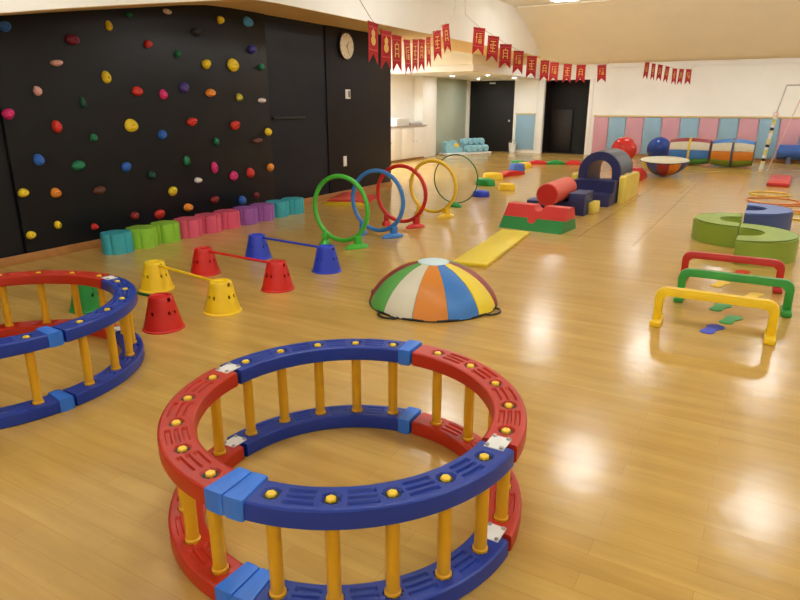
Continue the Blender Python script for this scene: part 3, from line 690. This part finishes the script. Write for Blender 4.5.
# thin frame with banded leg
t = thing('rope_ladder_frame', 'thin grey frame with a leg banded in white, yellow and black', 'frame', (-0.117, 16.95, 0))
p0 = Vector((0, 0, 0.015)); p1 = Vector((0.116, 0, 1.26)); p2 = Vector((0.234, 0.0, 1.92))
BP = mat('band_pale', (232, 218, 150), 0.5); nb = 20; bc = [BP, PLATE, PLATE, BP, BLACKP, PLATE, BP, mat('band_lime', (206, 210, 110), 0.5), PLATE, BLACKP, BP]
for k in range(nb):
    a = p0.lerp(p1, k/nb); b = p0.lerp(p1, (k+0.97)/nb)
    link('band', tube_me('band', [a, b], 0.042 if k % 2 else 0.036, 14), bc[k % len(bc)], t)
link('leg_core', tube_me('leg_core', [p0, p1], 0.02, 8), STEEL, t)
bm = bmesh.new(); bmesh.ops.create_uvsphere(bm, u_segments=20, v_segments=12, radius=0.06); link('cap', fin(bm, 'cap'), mat('cap_pink', (240, 214, 206), 0.4), t, p1+Vector((0.006, 0, 0.03)))
link('foot_plate', lathe_me('foot_plate', [(0, 0), (0.07, 0), (0.06, 0.016), (0, 0.02)], 20), mat('foot_tan', (170, 140, 80), 0.5), t)
link('upper_rod', tube_me('upper_rod', [p1, p2], 0.013, 10), STEEL, t)
link('top_bar', tube_me('top_bar', [p2, p2+Vector((1.3, 0, 0.0))], 0.014, 10), STEEL, t)
link('rear_leg', tube_me('rear_leg', [p2+Vector((1.3, 0, 0)), Vector((1.42, 0, 0.0))], 0.013, 10), STEEL, t)
link('brace', tube_me('brace', [p2+Vector((0.38, 0.0, 0)), Vector((0.13, 0, 0.02))], 0.010, 8), mat('brace_pink', (226, 190, 180), 0.5), t)

# folded red mats by the dark wall
t = thing('folded_mat', 'red folded mat with yellow edges lying by the dark wall', 'mat', (-5.80, 8.45, 0), 0.35); t.scale = (1, 1, 0.65)
for k in range(3):
    lay = link('mat_layer', box_me('lay', -0.34+0.03*k, 0.34-0.02*k, -0.48, 0.48-0.05*k, 0.03*k+0.001, 0.03*k+0.029, 0.008), V['red'], t)
    link('edge_strip', box_me('edge', -0.34+0.03*k, 0.34-0.02*k, -0.50, -0.478, 0.03*k+0.003, 0.03*k+0.026, 0.004), V['yellow'], lay)
lay = link('mat_flap', prism_me('flap', [(-0.30, 0.091), (0.26, 0.091), (0.27, 0.10), (0.0, 0.17), (-0.22, 0.15)], -0.40, 0.42, 'y', 0.01), V['salmon'], t)

# ------------------------------------------------------------------ things in the recess
t = thing('cabinet', 'long white low cabinet with drawers along the recess wall', 'cabinet', (XA, 10.5, 0))
link('body', box_me('body', 0.001, 0.42, 0.6, 6.20, 0.06, 0.92, 0.006), M_WHITE, t); link('plinth', box_me('plinth', 0.01, 0.38, 0.62, 6.18, 0.0, 0.06), M_WOOD, t)
for k in range(8):
    d = link('door', box_me('door', 0.42, 0.438, 0.62+0.695*k+0.01, 0.62+0.695*(k+1)-0.01, 0.09, 0.89, 0.004), M_WHITE, t)
    link('knob', lathe_me('kn', [(0, 0.02), (0.014, 0.018), (0.014, 0.008), (0.008, 0), (0, 0)], 12), STEEL, d, (0.438, 0.62+0.695*k+(0.62 if k % 2 == 0 else 0.1), 0.52), (0, PI/2, 0))
link('worktop', box_me('worktop', 0.001, 0.46, 0.58, 6.22, 0.92, 0.955, 0.006), mat('grey_worktop', (186, 176, 168), 0.4), t)
t = thing('white_box', 'white box standing on the low cabinet', 'box', (XA+0.22, 15.45, 0.9555)); link('box_body', box_me('bb', -0.15, 0.15, -0.35, 0.35, 0, 0.17, 0.008), PLATE, t); link('lid', box_me('lid', -0.155, 0.155, -0.36, 0.36, 0.17, 0.20, 0.006), M_WHITE, t)
t = thing('paper_tray', 'flat grey tray standing on the cabinet beside the white box', 'tray', (XA+0.22, 16.25, 0.9555)); link('tray_body', box_me('tb', -0.15, 0.15, -0.35, 0.35, 0, 0.05, 0.01), mat('tray_grey', (186, 172, 164), 0.5), t); link('papers', box_me('pp', -0.13, 0.13, -0.3, 0.3, 0.05, 0.10, 0.004), PLATE, t)
# pale blue toy on a white board
PB = mat('pale_blue_plastic', (146, 196, 210), 0.4); 
t = thing('rocker_rack', 'white board carrying pale blue rounded rockers in two rows', 'toy rack', (-8.42, 18.75, 0), math.radians(62)); t.scale = (0.84, 0.84, 0.84)
link('board', box_me('board', -1.05, 1.05, -0.3, 0.3, 0.0, 0.08, 0.02), PLATE, t)
for row, (yy, zz) in enumerate(((-0.16, 0.21), (0.10, 0.45))):
    for k in range(4):
        bm = bmesh.new(); bm_lathe(bm, [(0, -0.12), (0.10, -0.12), (0.13, -0.09), (0.13, -0.05), (0.07, -0.03), (0.07, 0.03), (0.13, 0.05), (0.13, 0.09), (0.10, 0.12), (0, 0.12)], 20)
        link('rocker', fin(bm, 'rocker'), PB, t, (0.0+0.27*k, yy, zz), (PI/2, 0.35, 0))
link('rack_rail', tube_me('rr', [(-0.1, 0.10, 0.30), (0.95, 0.10, 0.30)], 0.03, 8), PB, t); link('rack_post', box_me('rp', -0.12, -0.06, 0.05, 0.15, 0.08, 0.36, 0.01), PB, t); link('rack_post', box_me('rp', 0.93, 0.99, 0.05, 0.15, 0.08, 0.36, 0.01), PB, t)
sh = [(-0.98, 0.08), (-0.2, 0.08), (-0.25, 0.25), (-0.42, 0.30), (-0.50, 0.48), (-0.62, 0.52), (-0.68, 0.36), (-0.80, 0.34), (-0.90, 0.50), (-0.99, 0.46), (-1.0, 0.25)]
link('rocking_seat', prism_me('seat', sh, -0.16, 0.16, 'y', 0.03, 2), PB, t); link('seat_pad', box_me('pad', -0.66, -0.44, -0.17, -0.155, 0.30, 0.42, 0.02), V['softyellow'], t)
t = thing('white_bin', 'white bucket standing by the black door', 'bin', (-7.36, 20.15, 0)); link('bin_body', lathe_me('bin', [(0, 0), (0.10, 0), (0.125, 0.30), (0.135, 0.31), (0.12, 0.31), (0.10, 0.02), (0, 0.02)], 24), PLATE, t); link('bin_handle', tube_me('bh', [(0.13*math.cos(a), 0, 0.29+0.1*math.sin(a)) for a in [PI*k/10 for k in range(11)]], 0.005, 6), STEEL, t)

# ------------------------------------------------------------------ pennant strings
FW, FH = 0.21, 0.40
flag_me = prism_me('flag_cloth', [(-FW/2, 0), (FW/2, 0), (FW/2, -FH), (0, -FH+0.10), (-FW/2, -FH)], -0.002, 0.002, 'y')
hem_me = box_me('hem', -FW/2-0.003, FW/2+0.003, -0.005, 0.005, -0.014, 0.004)
def strokes(rects, th=0.0012):
    bm = bmesh.new()
    for x0, x1, z0, z1 in rects: bm_box(bm, x0, x1, -0.002-th, 0.002+th, z0, z1)
    return fin(bm, 'mark', False)
bm = bmesh.new()
for cx, cz, r in ((0, -0.105, 0.038), (0, -0.175, 0.048)):
    q = prism_me('tmp', arc(cx, cz, r, 0, 352, 22), -0.0032, 0.0032, 'y'); bm.from_mesh(q); bpy.data.meshes.remove(q)
bm_box(bm, -0.006, 0.006, -0.0032, 0.0032, -0.07, -0.055)
gourd = fin(bm, 'mark', False)
marks = [strokes([(-0.055, -0.02, -0.09, -0.08), (-0.05, -0.04, -0.22, -0.09), (-0.06, -0.02, -0.14, -0.13), (-0.005, 0.055, -0.085, -0.075), (0.0, 0.05, -0.12, -0.11), (0.0, 0.05, -0.145, -0.135), (-0.005, 0.055, -0.225, -0.215), (-0.005, 0.005, -0.225, -0.165), (0.045, 0.055, -0.225, -0.165), (-0.005, 0.055, -0.172, -0.162), (0.02, 0.03, -0.22, -0.165), (-0.005, 0.055, -0.198, -0.19)]),
         strokes([(-0.05, 0.05, -0.085, -0.073), (-0.006, 0.006, -0.24, -0.073), (-0.06, 0.06, -0.14, -0.128), (-0.04, 0.04, -0.19, -0.178), (-0.055, 0.055, -0.24, -0.228), (-0.045, -0.034, -0.19, -0.14)]),
         strokes([(-0.045, 0.045, -0.10, -0.088), (-0.045, -0.033, -0.2, -0.09), (0.033, 0.045, -0.2, -0.09), (-0.045, 0.045, -0.15, -0.138), (-0.045, 0.045, -0.2, -0.188), (-0.05, -0.03, -0.235, -0.2), (0.03, 0.05, -0.235, -0.2), (-0.006, 0.006, -0.1, -0.065)])]
band_marks = strokes([(-FW/2+0.012, FW/2-0.012, -0.048, -0.04), (-FW/2+0.012, FW/2-0.012, -0.272, -0.264), (-FW/2+0.012, -FW/2+0.018, -0.268, -0.044), (FW/2-0.018, FW/2-0.012, -0.268, -0.044)])
PINKB = mat('flag_border', (214, 92, 84), 0.8)
ORD = ['first', 'second', 'third', 'fourth', 'fifth', 'sixth', 'seventh', 'eighth', 'ninth', 'tenth']
def string_of(flags, ends, lab_string, lab_flag, group, gourds=0, turn=0.0):
    pts = [Vector(p) for p in flags]
    path = [Vector(e) for e in ends[0]] + pts + [Vector(e) for e in ends[1]]
    tag(link('bunting_string', tube_me('bunting_string', path, 0.004, 6), STRING), lab_string, 'string')
    for i, p in enumerate(pts):
        d = (pts[min(i+1, len(pts)-1)]-pts[max(i-1, 0)])
        rz = math.atan2(d.y, d.x)+random.uniform(-0.22, 0.22)+turn
        g = i < gourds
        t = thing('pennant_flag', lab_flag % (ORD[i] if 'clock' in lab_flag else ORD[len(pts)-1-i] if 'bulkhead' in lab_flag else ORD[i]), 'pennant', (p.x, p.y, p.z-0.009), rz, group)
        t.rotation_euler = (random.uniform(-0.05, 0.05), random.uniform(-0.04, 0.04)-0.5*math.atan2(d.z, math.hypot(d.x, d.y)), rz)
        link('flag_cloth', flag_me, CLOTH, t); link('hem', hem_me, CLOTH, t)
        link('gold_mark', gourd if g else marks[i % 3], GOLD, t); link('border', band_marks, PINKB, t)
F1 = [(-3.79,6.0,2.33),(-3.87,6.4,2.29),(-3.97,6.8,2.28),(-4.06,7.2,2.27),(-4.16,7.6,2.31),(-4.28,8.0,2.35),(-4.39,8.4,2.42),(-4.46,8.8,2.54),(-4.52,9.2,2.67)]
F2 = [(-4.22,9.8,2.66),(-4.22,10.4,2.59),(-4.27,11.1,2.52),(-4.28,11.8,2.46),(-4.26,12.5,2.41),(-4.22,13.2,2.37),(-4.23,13.9,2.37),(-4.2,14.8,2.38),(-4.11,15.6,2.40),(-3.87,16.6,2.44)]
F3 = [(-3.02,17.8,2.54),(-2.92,18.16,2.52),(-2.81,18.52,2.51),(-2.68,18.88,2.48),(-2.54,19.24,2.44),(-2.41,19.6,2.44),(-2.27,19.96,2.45)]
string_of(F1, ([(-3.70, 5.0, 3.62), (-3.74, 5.6, 2.55)], [(-4.50, 9.45, 2.83), (-4.46, 9.5, 3.62)]), 'thin string carrying the red pennants nearest the wall clock', 'red pennant with gold marks, %s from the barriers on the string by the clock', 'pennants by the clock', 2, -0.05)
string_of(F2, ([(-4.40, 9.52, 3.62), (-4.36, 9.56, 2.83)], [(-3.80, 16.9, 2.47), (-3.79, 17.0, 2.585)]), 'thin string carrying the red pennants that run to the sloping bulkhead', 'red swallowtail pennant, %s from the end at the sloping bulkhead on the long string', 'pennants before the bulkhead', 0, -0.75)
string_of(F3, ([(-3.08, 17.6, 2.57), (-3.1, 17.57, 2.79)], [(-2.2, 20.2, 2.50), (-2.12, 20.39, 2.56)]), 'thin string carrying the small pennants before the far wall', 'red pennant, %s from the red ball end on the string before the far wall', 'pennants before the far wall', 0, -0.15)
